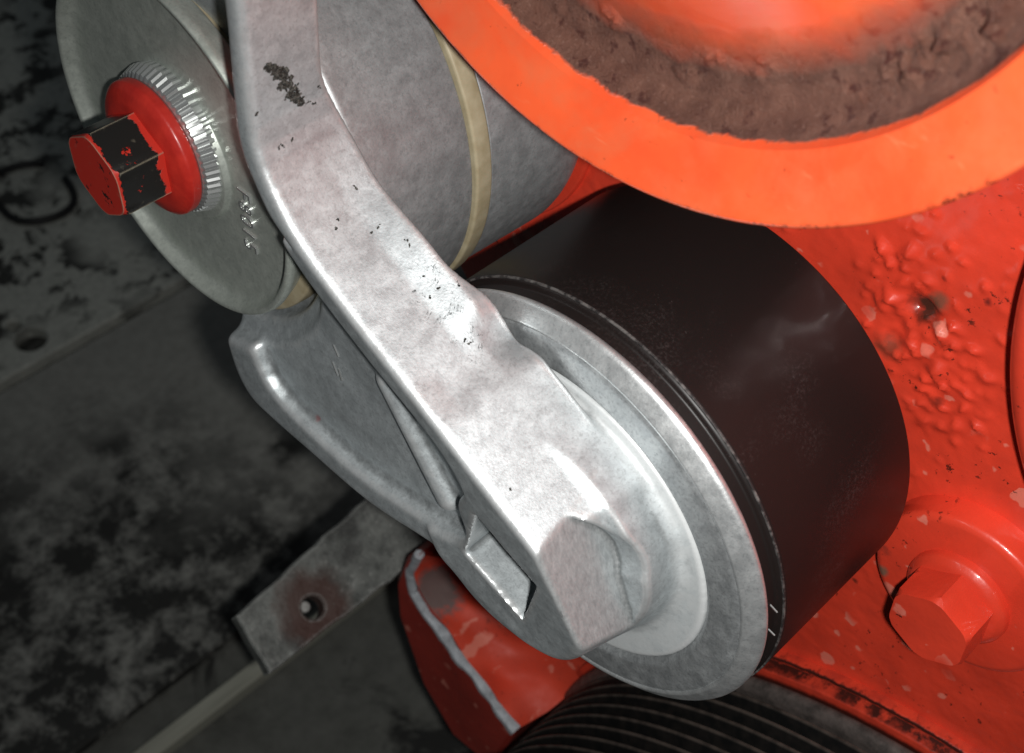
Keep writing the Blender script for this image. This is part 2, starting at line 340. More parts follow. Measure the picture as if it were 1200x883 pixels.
# bolt boss
BC = (49.6, -12.0)
obj('bolt_boss', *lathe(fillet([(EX - 2, 16.4), (EX + 4.6, 15.6), (EX + 5.2, 14.6), (EX + 5.2, 0.1)], .7), *BC, 96), redm, eng)
def hexhead(cy, cz, x0, x1, R, ph, n=6, ch=.8):
    pr = []; V, F = [], []
    hexp = circle(0, 0, 1, 6, ph)
    m = 8; pts = []
    for k in range(6):
        a, b = np.array(hexp[k]), np.array(hexp[(k + 1) % 6])
        for q in range(m): pts.append(a + (b - a) * q / m)
    N = len(pts)
    for x, mode in ((x0, 0), (x1 - ch, 0), (x1, 1)):
        for p in pts:
            d = np.linalg.norm(p)
            if mode == 0:
                # chamfered corners: the corner drops below the flat
                xx = x - (0 if x == x0 else max(0, (d - .93)) * 8.0 * ch); V.append((xx, cy + p[0] * R, cz + p[1] * R))
            else:
                s = min(d, .925) / d * .985; V.append((x, cy + p[0] * R * s, cz + p[1] * R * s))
    for l in range(2):
        for i in range(N):
            j = (i + 1) % N; F.append((l * N + i, l * N + j, (l + 1) * N + j, (l + 1) * N + i))
    V.append((x1 - .15, cy, cz)); F += [(2 * N + i, 2 * N + (i + 1) % N, 3 * N) for i in range(N)]
    return V, F
def engine_bolt(cy, cz, ph, name='bolt'):
    b = obj(name, *lathe(fillet([(EX + 4, 8.9), (EX + 6.4, 8.7), (EX + 7.4, 7.6), (EX + 7.8, 6.0), (EX + 7.8, .1)], .4), cy, cz, 72), redm, eng)
    obj('bolt_head', *hexhead(cy, cz, EX + 7.2, EX + 14.5, 7.5, ph, ch=.7), redm, b, 30)
    return b
engine_bolt(*BC, .62)
q = P(1280, 780, EX + 10)
obj('bolt_boss', *lathe(fillet([(EX - 2, 10.0), (EX + 4.6, 9.6), (EX + 5.2, 9.0), (EX + 5.2, .1)], .5), q[1], q[2], 64), redm, eng)
engine_bolt(q[1], q[2], .2)
# round housing at the right edge
q = P(1186, 420, EX + 8)
obj('round_housing', *lathe(fillet([(EX - 3, 60), (EX + 9, 60), (EX + 10.5, 58), (EX + 10.5, .1)], 1.2), q[1] + 60 * .94, q[2] + 60 * .34, 160), redm, eng)
# mounting pad the tensioner is bolted to
obj('mounting_pad', *lathe(fillet([(EX - 2, 33), (EX + 1.5, 33), (EX + 1.5, .1)], .6), -72, 24, 64), redm, eng)

# lug with the worn edge under the tensioner
LX = -22.0
edge_px = [(489, 652), (478, 672), (482, 695), (498, 722), (518, 745), (532, 768), (548, 785), (566, 808), (580, 830), (604, 858)]
edge = [yz(a, b, LX) for a, b in edge_px]
low = [yz(575, 900, LX), yz(530, 862, LX), yz(494, 800, LX), yz(466, 720, LX), yz(463, 682, LX), yz(474, 655, LX)]
lug = thing('engine_bracket', 'red painted bracket below the arm tip with its front edge worn to bare grey metal', 'bracket', (LX, edge[4][0], edge[4][1]))
bredm = red_paint('shaded_red_paint', (.36, .030, .018), rough=.5, peel=.8, coat=.05)  # same red as the rest, darkened to put the front's shade into the colour
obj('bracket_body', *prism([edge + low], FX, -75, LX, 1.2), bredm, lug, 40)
wmt = cast_metal('worn_steel', (.40, .43, .46), (.62, .65, .69), (.20, .20, .21), .25, (.4, .6))
ed2 = []
for k in range(60):
    t = k / 59 * (len(edge) - 1); i = min(int(t), len(edge) - 2); f_ = t - i
    a = np.array(edge[i]) * (1 - f_) + np.array(edge[i + 1]) * f_
    ed2.append((LX - 1.0, a[0] - .35, a[1] - .75))
obj('worn_edge', *tube(ed2, [max(.3, 1.25 + 1.9 * (fbm(np.array(k * .22), np.array(1.0), 0, 2) * 1.33 - .5)) if k > 10 else 1.35 for k in range(60)], 8), wmt, lug)
# saddle of the bracket: hollowed top that runs back to the cover
sad_px = [[(500, 650), (486, 668), (492, 690), (508, 716), (528, 740), (548, 772), (570, 800), (592, 830), (612, 852)],
          [(522, 655), (520, 672), (528, 690), (546, 712), (566, 738), (584, 765), (600, 792), (622, 815), (640, 836)],
          [(545, 665), (550, 680), (570, 700), (600, 722), (630, 745), (640, 765), (650, 785), (662, 800), (672, 815)],
          [(560, 660), (580, 672), (620, 700), (660, 730), (700, 750), (720, 765), (730, 780), (735, 790), (740, 800)]]
XS = [LX - .6, LX - 8, LX - 15, EX + .3]
sp = np.array([[P(a, b, X) for a, b in row] for row, X in zip(sad_px, XS)])
def cat(p, t):
    i = np.clip(np.floor(t).astype(int), 0, len(p) - 2); f_ = (t - i)[:, None]
    if p.ndim == 3: f_ = f_[..., None]
    a, b, c, d = (p[np.clip(i + k, 0, len(p) - 1)] for k in (-1, 0, 1, 2))
    return .5 * (2 * b + (c - a) * f_ + (2 * a - 5 * b + 4 * c - d) * f_ ** 2 + (3 * b - a - 3 * c + d) * f_ ** 3)
sg = cat(sp, np.linspace(0, 3, 25)); sg = cat(np.swapaxes(sg, 0, 1), np.linspace(0, 8, 49))
dent = 3.5 * np.exp(-((np.arange(49)[:, None] - 26) / 5.0) ** 2 - ((np.arange(25)[None] - 13) / 6.0) ** 2) + 1.2 * fbm(np.arange(49)[:, None] / 6, np.arange(25)[None] / 6)
sg = sg - E2 * dent[..., None]
F = [(i * 25 + j, (i + 1) * 25 + j, (i + 1) * 25 + j + 1, i * 25 + j + 1) for i in range(48) for j in range(24)]
sd = loc2 = tuple(P(515, 690, LX - 5) - np.array(lug.location) / MM)
sadm = red_paint('saddle_paint', (.66, .062, .028), rough=.62, peel=.7, coat=0.0, dirt=[(sd, 5.0, 9.0, 4.0, (.10, .105, .10), .9), (tuple(P(545, 712, LX - 12) - np.array(lug.location) / MM), 2.0, 4.5, 2.0, (.02, .02, .02), .95), (tuple(P(494, 660, LX - 1) - np.array(lug.location) / MM), 1.0, 2.0, .6, (.65, .10, .05), .9)])
o = obj('bracket_saddle', sg.reshape(-1, 3), F, sadm, lug, 0); o.data.shade_smooth()

# ================================================================== CRANK PULLEY with grooves, bottom of the picture
crk = thing('crank_pulley', 'large black grooved pulley cut off by the bottom of the picture', 'pulley', (-40, CRK[0], CRK[1]))
gm = Mat('black_groove'); gn = gm.noise(3, 4)
gx = gm.n('SeparateXYZ', i_0=gm.co); gr_ = gm.math('MULTIPLY', gm.math('SQRT', gm.math('ADD', gm.math('POWER', gx.outputs[1], 2.0), gm.math('POWER', gx.outputs[2], 2.0))), 1000.0)
tipm = gm.math('MULTIPLY', gm.ramp(gr_, 109.1, 109.5), gm.ramp(gr_, 109.8, 110.2, 1, 0))   # rib tips rubbed paler by the belt
gm.set(Base_Color=gm.mix(gm.math('MULTIPLY', tipm, gm.ramp(gn, .3, .6, .35, 1.0)), gm.mix(gm.ramp(gn, .4, .7), (.004, .004, .004), (.011, .009, .008)), (.075, .060, .051)), Specular_IOR_Level=.25, Roughness=.55)
gp = []
x = -33.5
while x > -40: x -= 1
x = -35.1
while x < -6:
    gp += [(x, 107.0), (x + .35, 107.0), (x + 1.6, 109.6), (x + 2.0, 109.6), (x + 3.4, 107.0)]; x += 3.56
obj('grooved_rim', *lathe([(-35.2, 100)] + gp + [(-3.4, 107), (-2.8, 110.5), (0, 112.6), (9, 113.2), (10.2, 112.4), (10.4, 60)], *CRK, 260), gm.m, crk, 25)
lm = Mat('dull_grey_lip'); ln = lm.noise(3, 5, .65); lm.set(Base_Color=lm.mix(lm.ramp(ln, .35, .68), (.050, .042, .038), (.13, .105, .095)), Metallic=.3, Roughness=.55); lm.bump(ln, .2, .5)
obj('rear_flange', *lathe(fillet([(-38.2, 95), (-38.2, 110.6), (-37.4, 111.3), (-36.0, 111.0), (-35.0, 109.4), (-35.0, 95)], .6), *CRK, 220), lm.m, crk)
obj('web_disc', *lathe([(-30, 104), (4, 100), (4, .1)], *CRK, 120), gm.m, crk)

# ================================================================== BIG ORANGE PULLEY, top right
ORX = 0.0; OC = (-10.65, 120.2)
org = thing('orange_pulley', 'large bright orange pulley with grime caked inside its dished rim', 'pulley', (-20, *OC))
ol = lambda p: tuple(np.array(p) - np.array((-20, *OC)))
om = Mat('orange_paint')
ob, oc_, of = om.noise(14, 4), om.noise(3.5, 5, .6), om.noise(.7, 3)
pos = om.n('SeparateXYZ', i_0=om.co)
rr = om.math('MULTIPLY', om.math('SQRT', om.math('ADD', om.math('POWER', pos.outputs[1], 2.0), om.math('POWER', pos.outputs[2], 2.0))), 1000.0)
rn = om.math('ADD', rr, om.math('MULTIPLY', om.math('SUBTRACT', om.noise(7, 5, .6, .2), .5), 5.0))
rn2 = om.math('ADD', rr, om.math('MULTIPLY', om.math('SUBTRACT', om.noise(3.0, 5, .7), .5), .9))
grime = om.math('MULTIPLY', om.ramp(rn, 38.0, 45.0), om.ramp(rn2, 51.0, 51.2, 1, 0))
col = om.mix(om.ramp(ob, .35, .7), (.86, .115, .034), (.72, .078, .024))
scr = om.math('MULTIPLY', om.ramp(om.noise(1.4, 4, .6, 0, (1, .12, .8), (7, 2, 9)), .66, .72), .35); col = om.mix(scr, col, (.82, .22, .10)); film = om.math('MULTIPLY', om.ramp(om.noise(9, 6, .7, .3, off=(8, 8, 1)), .42, .70), .45); col = om.mix(film, col, (.60, .17, .075)); dsc = om.math('MULTIPLY', om.ramp(om.noise(1.1, 5, .7, 0, (1, .25, 1), (2, 9, 4)), .66, .70), .5); col = om.mix(dsc, col, (.30, .04, .015))
chips = om.math('MULTIPLY', om.ramp(om.noise(1.6, 6, .72, 0, (1, 1, 1), (4, 3, 1)), .655, .68), om.ramp(om.noise(9, 2), .48, .56))
edgech = om.math('MULTIPLY', om.ramp(om.noise(1.3, 5, .7, off=(1, 2, 6)), .50, .54), om.math('MULTIPLY', om.ramp(rr, 58.9, 59.5), om.ramp(om.noise(10, 2, off=(5, 5, 1)), .47, .55)))
col = om.mix(om.math('MULTIPLY', om.mx(chips, edgech), .85), col, (.05, .015, .01))
gcol = om.mix(om.ramp(oc_, .35, .66), (.080, .040, .028), (.17, .088, .062)); gcol = om.mix(om.ramp(om.noise(2.4, 6, .7), .56, .62), gcol, (.040, .014, .011)); gcol = om.mix(om.math('MULTIPLY', om.ramp(om.noise(.6, 3, .8, off=(3, 1, 1)), .60, .66), .5), gcol, (.30, .19, .15))
col = om.mix(om.math('MULTIPLY', grime, .96), col, gcol)
om.set(Base_Color=col, Roughness=om.math('ADD', .30, om.math('MULTIPLY', grime, om.ramp(om.noise(.5, 3, .7), .4, .65, .02, .4))), Coat_Weight=om.math('SUBTRACT', .3, om.math('MULTIPLY', grime, .3)), Coat_Roughness=.2)
n1 = om.bump(oc_, .15, .4); gb = om.math('MULTIPLY', om.noise(.45, 6, .8), grime); om.bump(gb, .45, 1.0, n1)
prof = fillet([(-26, 50), (-26, 57.5), (-3.2, 57.8), (-2.2, 59.5), (ORX - .3, 59.9), (ORX + .2, 59.3), (ORX - 2.6, 51.6, .5)], .5, 4)
prof = prof[:-1] + [(float(x_), float(r_)) for r_, x_ in ((q, np.interp(q, [0, 14, 24, 30, 36, 40, 43, 46, 49, 50.5, 51.6], [5, 5, 3.6, 1, -2.6, -5.0, -6.4, -7.0, -6.6, -5.2, -2.6])) for q in np.concatenate([np.arange(51.6, 41, -.3), np.arange(41, 10, -1.0)]))] + [(5, .1)]
def ang(px, py):
    _, y, z = P(px, py, -5); return math.atan2(z - OC[1], y - OC[0]), math.hypot(y - OC[0], z - OC[1])
CR = [(*ang(px, py), wa, wr, hh) for px, py, wa, wr, hh in [(660, 25, .05, 1.6, .9), (708, 25, .04, 1.8, .9), (790, 92, .05, 1.2, .7), (825, 75, .05, 2.0, 1.1), (880, 85, .06, 1.6, .8), (1000, 112, .05, 1.4, .7), (1040, 92, .05, 1.6, 1.2), (1085, 70, .06, 2.2, 1.6), (1130, 50, .06, 2.2, 1.6), (1165, 28, .05, 2.0, 1.4)]]
NO = 1000; FB = None
def dish(i, j, x, r):
    if 41.5 < r < 51.5:
        a = 2 * math.pi * j / NO; a = a - 2 * math.pi if a > math.pi else a
        if -2.6 < a < -.2:
            y, z = r * math.cos(a), r * math.sin(a); k = .02
            for ca, rc, wa, wr, hh in CR: k += hh * math.exp(-((a - ca) / wa) ** 2 - ((r - rc) / wr) ** 2)
            e = min(1, (51.5 - r) / .8, (r - 41.5) / 2)
            n1_, n2_ = FB[int((y + 60) * 4) % 480, int((z + 60) * 4) % 480], FB2[int((y + 60) * 4) % 480, int((z + 60) * 4) % 480]
            x += e * k * (max(0, n1_ - .42) * 4.5 + 1.1 * max(0, n2_ - .4))
    return x, r
_a, _b = np.meshgrid(np.arange(480) / 4, np.arange(480) / 4, indexing='ij')
FB = fbm(_a / 1.9, _b / 1.9, 4, 4); FB2 = fbm(_a / .7, _b / .7, 8, 3)
obj('pulley_body', *lathe(prof, *OC, NO, dish), om.m, org, 40)
# ================================================================== FLAT BAR reaching out under the arm
KB = -150.0
def on_e2(px, py, k=KB):
    d = MR @ np.array([(px - 600) / FPX, -(py - 441.5) / FPX, -1.0]); return CAM + (k - E2 @ CAM) / (E2 @ d) * d
UV = np.array([0, .8660254, -.5])
def buv(px, py):
    p = on_e2(px, py); return (p[0], float(UV @ p))
cA, cB, cC, cD = buv(277, 722), buv(436, 577), buv(492, 655), buv(316, 790)
ext = min(cB[0], cC[0]) - 45
uA = [cA, (ext, cB[1] + (cB[1] - cA[1]) / (cB[0] - cA[0]) * (ext - cB[0])), (ext, cC[1] + (cC[1] - cD[1]) / (cC[0] - cD[0]) * (ext - cC[0])), cD]
hb = buv(367, 712)
rag = []
for i in range(4):
    a, b = np.array(uA[i]), np.array(uA[(i + 1) % 4]); L = np.linalg.norm(b - a); m_ = max(4, int(L / 3))
    for k in range(m_):
        p = a + (b - a) * k / m_; jit = 0 if k == 0 else .3
        rag.append((p[0] + rng.uniform(-jit, jit) * (1 if i % 2 else .1), p[1] + rng.uniform(-jit, jit) * (.1 if i % 2 else 1)))
barm = Mat('rusty_steel'); r1, r2, r3 = barm.noise(6, 6, .7), barm.noise(1.4, 4, .6), barm.noise(14, 3, off=(1, 2, 3))
barroot = np.array((hb[0], 0, 0)) + UV * hb[1] + E2 * KB
col = barm.mix(barm.ramp(r1, .35, .65), (.07, .075, .07), (.22, .23, .215)); col = barm.mix(barm.math('MULTIPLY', barm.ramp(r2, .6, .7), .6), col, (.42, .42, .40))
col = barm.mix(barm.math('MULTIPLY', barm.ramp(r3, .52, .62), .7), col, (.05, .05, .048))
col = barm.mix(barm.math('MULTIPLY', barm.near((0, 0, 0), 7.0, 12, 3.5, 4), .85), col, (.075, .030, .022))
bb = barm.n('Bevel', i_Radius=1.2 * MM, samples=6).outputs[0]; be = barm.ramp(barm.math('ADD', barm.n('VectorMath', operation='DOT_PRODUCT', i_0=bb, i_1=barm.n('NewGeometry').outputs['Normal']).outputs['Value'], barm.math('MULTIPLY', barm.math('SUBTRACT', r2, .5), .2)), .90, .97, 1, 0)
col = barm.mix(barm.math('MULTIPLY', be, .7), col, (.46, .47, .45))
barm.set(Base_Color=col, Metallic=.25, Roughness=.6); barm.bump(r1, 1.0, .6)
bar = thing('flat_steel_bar', 'rough grey steel flat bar with a rusty hole sticking out below the arm', 'bar', tuple(barroot))
obj('bar_plate', *prism([rag, circle(hb[0], hb[1], 3.0, 18)], ((0, 0, 0), (1, 0, 0), tuple(UV), tuple(E2)), KB - 6, KB, .5), barm.m, bar, 30)
stm = cast_metal('dull_zinc', (.42, .42, .40), (.6, .6, .58), (.2, .2, .19), .6)
pc = np.array((hb[0] - .4, 0, 0)) + UV * (hb[1] + .5) + E2 * (KB - 2.2)
obj('pin', *prism([circle(hb[0] + .8, hb[1] - 1.2, 1.5, 16)], ((0, 0, 0), (1, 0, 0), tuple(UV), tuple(E2)), KB - 6, KB - 2.6, .3), stm, bar, 40)

# ================================================================== BELT TENSIONER
PIV = np.array((-77.3, 29.6)); ten = thing('belt_tensioner', 'silver cast aluminium belt tensioner arm carrying a wide black plastic pulley wheel', 'tensioner', (-42, -77.3, 29.6))
TB = np.array((-42, -77.3, 29.6)); tl = lambda p: tuple(np.array(p) - TB)
# --- arm: signed distance field of the casting, meshed with surface nets
h = .42
ax = np.arange(-8, 27.1, h); ay = np.arange(-124, 34, h); az = np.arange(-30, 112, h)
Yg, Zg = (q.astype(np.float32) for q in np.meshgrid(ay, az, indexing='ij'))
def poly_sdf(poly, Y=Yg, Z=Zg):
    d = np.full(Y.shape, 1e9, np.float32); m = len(poly)
    for i in range(m):
        (a, b), (c, e) = poly[i], poly[(i + 1) % m]; ex, ez = c - a, e - b
        t = np.clip(((Y - a) * ex + (Z - b) * ez) / (ex * ex + ez * ez + 1e-9), 0, 1)
        d = np.minimum(d, np.hypot(Y - a - t * ex, Z - b - t * ez))
    return np.where(inside(poly, Y, Z), -d, d).astype(np.float32)
def cr_poly(pts, n=6):
    """open Catmull-Rom through points"""
    p = np.array(pts, float); return [tuple(q) for q in cat(p, np.linspace(0, len(p) - 1, (len(p) - 1) * n + 1))]
Xg = ax.astype(np.float32)[:, None, None]
def smin(a, b, k): hh = np.clip(.5 + .5 * (b - a) / k, 0, 1); return b + (a - b) * hh - k * hh * (1 - hh)
def smax(a, b, k): return -smin(-a, -b, k)
top = [(-46.5, 130), (-46.3, 92), (-46.3, 75), (-46.6, 62), (-46.2, 54), (-43, 47), (-37, 41.3), (-24, 35.2), (-10.6, 29.8), (-.5, 24.9), (11.5, 19.6)]
topc = [(-43.8, 130), (-43.8, 92), (-43.8, 70), (-43.9, 56.5), (-43.4, 53.4), (-42.5, 50.8)] + cr_poly([(-41, 48.2), (-35.5, 42.2), (-24, 35.6), (-10.6, 29.8), (-.5, 24.9), (11.5, 19.6)])
tip = cr_poly([(11.5, 19.6), (18.6, 7.0), (19.0, 0.5), (17.0, -6.0), (12.5, -11.5), (6.0, -13.2), (-3, -12.3), (-12, -11.3), (-29.8, -16.3), (-47.7, -17.3), (-56, -17.6), (-61.5, -17.0), (-65, -13.5), (-67, -7), (-68, -1), (-69, 10)], 5)
OUT = topc + tip[1:] + [(-80, 20), (-100, 60), (-100, 130)]
dO = poly_sdf(OUT)
s_n = (.42 * Yg + .907 * Zg)                                     # across the arm, ridge at about 22
XF = np.where(True, 24.6 - np.minimum(np.clip(22 - s_n, 0, 70) * .2, 6.0), 0).astype(np.float32)
sst = lambda q: np.clip(q, 0, 1) ** 2 * (3 - 2 * np.clip(q, 0, 1))
DA = sst((Yg + 46) / 22); DB = sst((Yg + 17) / 7); DC = sst((Yg + 13) / 8)
dX1 = np.interp(ax, [8, 10, 14.4, 15, 24], [3.7, 3.8, 2.0, 1.8, 0]).astype(np.float32)[:, None, None]
draft = (DA * (1 - DB))[None] * dX1 + (DB * DC)[None] * np.interp(ax, [3, 7, 24], [2.6, 3.4, 0]).astype(np.float32)[:, None, None] + (DB * (1 - DC))[None] * np.interp(ax, [3, 7, 12, 20], [-1.0, .2, 1.3, 0]).astype(np.float32)[:, None, None]
lowside = sst((s_n - 2) / 10)[None]; draft = draft * lowside + (1 - lowside) * np.clip((20 - Xg) * .2, 0, 2.5)
XB = 2.5 + (4.0 + 3.0 * sst((-12 - Yg) / 12) + 3.0 * sst((Zg - 48) / 14)) * sst((s_n - 8) / 8)
body = smax(dO[None] - draft, Xg - XF[None], 1.5)
body = smax(body, XB[None] - Xg, .6)
# pulley boss and its bright flange
rr_ = np.hypot(Yg, Zg)[None]
boss = smax(rr_ - (16.2 + np.clip((18 - Xg), 0, 14) * .38), Xg - 19.0, 1.2); boss = smax(boss, 2.5 - Xg, .8)
flange = smax(smax(rr_ - 27.8, Xg - 5.0, .5), 2.0 - Xg, .5)
body = smin(body, boss, 2.5)
boss2 = smax(np.hypot(Yg - 2.3, Zg - 4.6)[None] - 20.3, Xg - 13.0, .8); boss2 = smax(boss2, (Yg * .866 - Zg * .5)[None] - 17.5, 3.0)
boss3 = smax(smax(rr_ - 25.6, Xg - 6.4, .5), (Yg * .94 - Zg * .34)[None] - 15.0, 2.0)
body = smin(body, boss3, 1.2)
body = smin(body, smax(boss2, 2.5 - Xg, .8), 1.5)
body = smin(body, flange, 2.2)
# hub round the spring case
rp = np.hypot(Yg - PIV[0], Zg - PIV[1])[None]
hub = smax(smax(rp - 38.0, Xg - 12.0, 1.5), 6.5 - Xg, .6)
body = smin(body, hub, 1.6)
# counterbore for the end cap
body = smax(body, -smax(rp - 36.0, 14.2 - Xg, 3.0), 2.0)
body = smax(body, -smax(rp - 32.6, 11.0 - Xg, 1.5), 2.0)
# pocket behind the ridge
inner = [(a - .0, b) for a, b in topc if b < 48]
PK = cr_poly([(-60, 0), (-55, -9.0), (-42, -11.0), (-29, -10.0), (-14, -5.6), (-8.5, -2.4), (-6.8, 2.0), (-8, 9), (-6, 15.5), (-10.6, 21.6), (-24, 27.0), (-36, 33.0), (-44, 39), (-52, 42), (-60, 30), (-60, 0)], 5)
dP = poly_sdf(PK[:-1])
floorX = 16.4 + .9 * np.clip((s_n - 2) / 6, 0, 1) + .5 * np.sin(np.clip((s_n + 2) / 5, -1, 1) * 1.5)
pocket = smax(dP[None] + np.clip(Xg - 16, 0, 8) * -.18, floorX[None] - Xg, 1.4)
body = smax(body, -pocket, 1.4)
ra_, rb_ = np.array(yz(448, 450, 18.0)), np.array(yz(519, 590, 18.0)); rd = rb_ - ra_
tt = np.clip(((Yg - ra_[0]) * rd[0] + (Zg - ra_[1]) * rd[1]) / (rd @ rd), 0, 1)
rib = np.sqrt(((Yg - ra_[0] - tt * rd[0]) ** 2 + (Zg - ra_[1] - tt * rd[1]) ** 2)[None] + (Xg - 16.4) ** 2) - 2.1
body = smin(body, rib, 1.2)
# front of the ridge leans back: shave its lower side
# upper inner recess beside the end cap (keeps the ridge a wall 5 mm thick up to the top)
IN = [(a - np.interp(b, [38, 60], [6.0, 3.2]), b) for a, b in topc if b > 40] + [(-50, 38), (-64, 20), (-120, 20), (-120, 130)]
body = smax(body, -smax(poly_sdf(IN)[None], 11.0 - Xg, 1.2), 1.2)
# square drive hole
sqa = np.array(yz(547, 646, 19)); sqb = np.array(yz(616, 722, 19)); du = (sqb - sqa); L = np.linalg.norm(du); du /= L; dn = np.array((-du[1], du[0]))
sc_ = (sqa + sqb) / 2 + dn * L / 2
qa = np.abs((Yg - sc_[0]) * du[0] + (Zg - sc_[1]) * du[1]) - L / 2; qb = np.abs((Yg - sc_[0]) * dn[0] + (Zg - sc_[1]) * dn[1] - 2.2) - L / 2 - 2.2
hole = np.maximum(np.maximum(qa, qb)[None], 5.5 - Xg)
body = np.maximum(body, -hole)
# face milled flat on the tip
nf = np.array((.9, .436)); tf = np.array((-.436, .9))
flat = np.maximum(18.75 - (Yg * nf[0] + Zg * nf[1])[None], 11.6 + np.clip((Yg * tf[0] + Zg * tf[1] - 4.0) / 8.0, -.4, 3)[None] ** 2 * 3.6 - Xg)
body = smax(body, -flat, .45)
def surface_nets(Fd, org_, h):
    S = Fd < 0; nx, ny, nz = Fd.shape
    cs = np.zeros((nx - 1, ny - 1, nz - 1), np.int8)
    for a in (0, 1):
        for b in (0, 1):
            for c in (0, 1): cs += S[a:nx - 1 + a, b:ny - 1 + b, c:nz - 1 + c]
    act = np.argwhere((cs > 0) & (cs < 8)); idx = np.full(cs.shape, -1, np.int64); idx[tuple(act.T)] = np.arange(len(act))
    acc = np.zeros((len(act), 3)); cnt = np.zeros(len(act))
    cor = [(a, b, c) for a in (0, 1) for b in (0, 1) for c in (0, 1)]
    for p in cor:
        for d in range(3):
            if p[d]: continue
            q = list(p); q[d] = 1
            f0 = Fd[tuple((act + p).T)]; f1 = Fd[tuple((act + q).T)]; m = (f0 < 0) != (f1 < 0)
            t = np.where(m, f0 / (f0 - f1 + 1e-12), 0); pt = np.array(p, float)[None] + np.eye(3)[d][None] * t[:, None]
            acc[m] += pt[m]; cnt[m] += 1
    V = (act + acc / cnt[:, None]) * h + np.array(org_)
    Fq = []
    for d in range(3):
        e1_, e2_ = [(1, 2), (2, 0), (0, 1)][d]; sl0 = [slice(None)] * 3; sl1 = [slice(None)] * 3; sl0[d] = slice(0, -1); sl1[d] = slice(1, None)
        cross = np.argwhere(S[tuple(sl0)] != S[tuple(sl1)])
        cross = cross[(cross[:, e1_] > 0) & (cross[:, e2_] > 0) & (cross[:, e1_] < Fd.shape[e1_] - 1) & (cross[:, e2_] < Fd.shape[e2_] - 1)]
        u, v = np.eye(3, dtype=int)[e1_], np.eye(3, dtype=int)[e2_]
        q = np.stack([idx[tuple((cross - a * u - b * v).T)] for a, b in ((0, 0), (1, 0), (1, 1), (0, 1))], 1)
        flip = S[tuple(sl0)][tuple(cross.T)]; q[~flip] = q[~flip][:, ::-1]; Fq.append(q)
    return V, np.concatenate(Fq)
body[:, :, -1] = 1.0; body[:, :, 0] = 1.0; body[:, 0, :] = 1.0; body[:, -1, :] = 1.0; body[0] = 1.0; body[-1] = 1.0
AV, AF = surface_nets(body, (ax[0], ay[0], az[0]), h)
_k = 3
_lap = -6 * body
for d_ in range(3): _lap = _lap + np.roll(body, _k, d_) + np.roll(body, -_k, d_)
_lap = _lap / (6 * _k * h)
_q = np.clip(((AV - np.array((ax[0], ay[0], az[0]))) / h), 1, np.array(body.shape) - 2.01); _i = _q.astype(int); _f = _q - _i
WEAR_SHINE = np.zeros(len(AV))
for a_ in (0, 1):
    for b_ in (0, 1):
        for c_i in (0, 1): WEAR_SHINE += _lap[_i[:, 0] + a_, _i[:, 1] + b_, _i[:, 2] + c_i] * (_f[:, 0] if a_ else 1 - _f[:, 0]) * (_f[:, 1] if b_ else 1 - _f[:, 1]) * (_f[:, 2] if c_i else 1 - _f[:, 2])
print('wear_shine', np.percentile(WEAR_SHINE, [1, 5, 25, 50, 75, 90, 95, 99]))
arm = obj('tensioner_arm', AV, AF, bk.m, ten, 0); arm.data.shade_smooth(); arm.data.set_sharp_from_angle(angle=math.radians(50))
MILL = ((np.abs(AV[:, 1] * nf[0] + AV[:, 2] * nf[1] - 18.75) < .25) & (AV[:, 0] > 11)).astype(np.float32)
CLEAN = np.clip((28.2 - np.hypot(AV[:, 1], AV[:, 2])) / .5, 0, 1) * np.clip((7.5 - AV[:, 0]) / 2.0, 0, 1)
arm.data.attributes.new('clean', 'FLOAT', 'POINT').data.foreach_set('value', CLEAN.astype(np.float32))
arm.data.attributes.new('milled', 'FLOAT', 'POINT').data.foreach_set('value', MILL)
arm.data.attributes.new('wear_shine', 'FLOAT', 'POINT').data.foreach_set('value', WEAR_SHINE.astype(np.float32))
bvh = BVHTree.FromPolygons([Vector(v) for v in AV.tolist()], AF.tolist())
def hit(px, py):
    d = MR @ np.array([(px - 600) / FPX, -(py - 441.5) / FPX, -1.0]); r = bvh.ray_cast(Vector(CAM.tolist()), Vector((d / np.linalg.norm(d)).tolist()))
    return (np.array(r[0]), np.array(r[1])) if r[0] is not None else (None, None)
ARMP['crack'] = tl(hit(520, 335)[0]); ARMP['crack2'] = tl(hit(552, 400)[0]); ARMP['dot'] = tl(hit(373, 490)[0])
alum = cast_metal('cast_aluminium', (.475, .515, .53), (.65, .70, .715), (.30, .32, .325), .58, (.43, .55), extra=arm_extra, wear_shine=True); arm.data.materials[0] = alum
# --- burnt dirt stuck at the bend of the arm, and loose chips
dm = Mat('black_residue'); dn_ = dm.noise(.5, 5, .7); dm.set(Base_Color=dm.mix(dm.ramp(dn_, .45, .72), (.010, .010, .008), (.16, .16, .14)), Roughness=.28); dm.bump(dn_, .4, .9)
def lumps(pxs, name, r0, flat=.35):
    V, F = [], []
    for px, py in pxs:
        p, nn_ = hit(px, py)
        if p is None: continue
        t1 = np.cross(nn_, (.3, .5, .81)); t1 /= np.linalg.norm(t1); t2 = np.cross(nn_, t1); b = len(V); q = r0 * rng.uniform(.5, 1.5); sx, sy = rng.uniform(.6, 1.5, 2)
        bm = bmesh.new(); bmesh.ops.create_icosphere(bm, subdivisions=1, radius=1)
        for v in bm.verts: k = q * rng.uniform(.65, 1.35); V.append(tuple(p + (t1 * v.co.x * sx + t2 * v.co.y * sy + nn_ * v.co.z * flat) * k))
        for f in bm.faces: F.append(tuple(v.index + b for v in f.verts))
        bm.free()
    if V: obj(name, V, F, dm.m, ten, 30)
pts = []
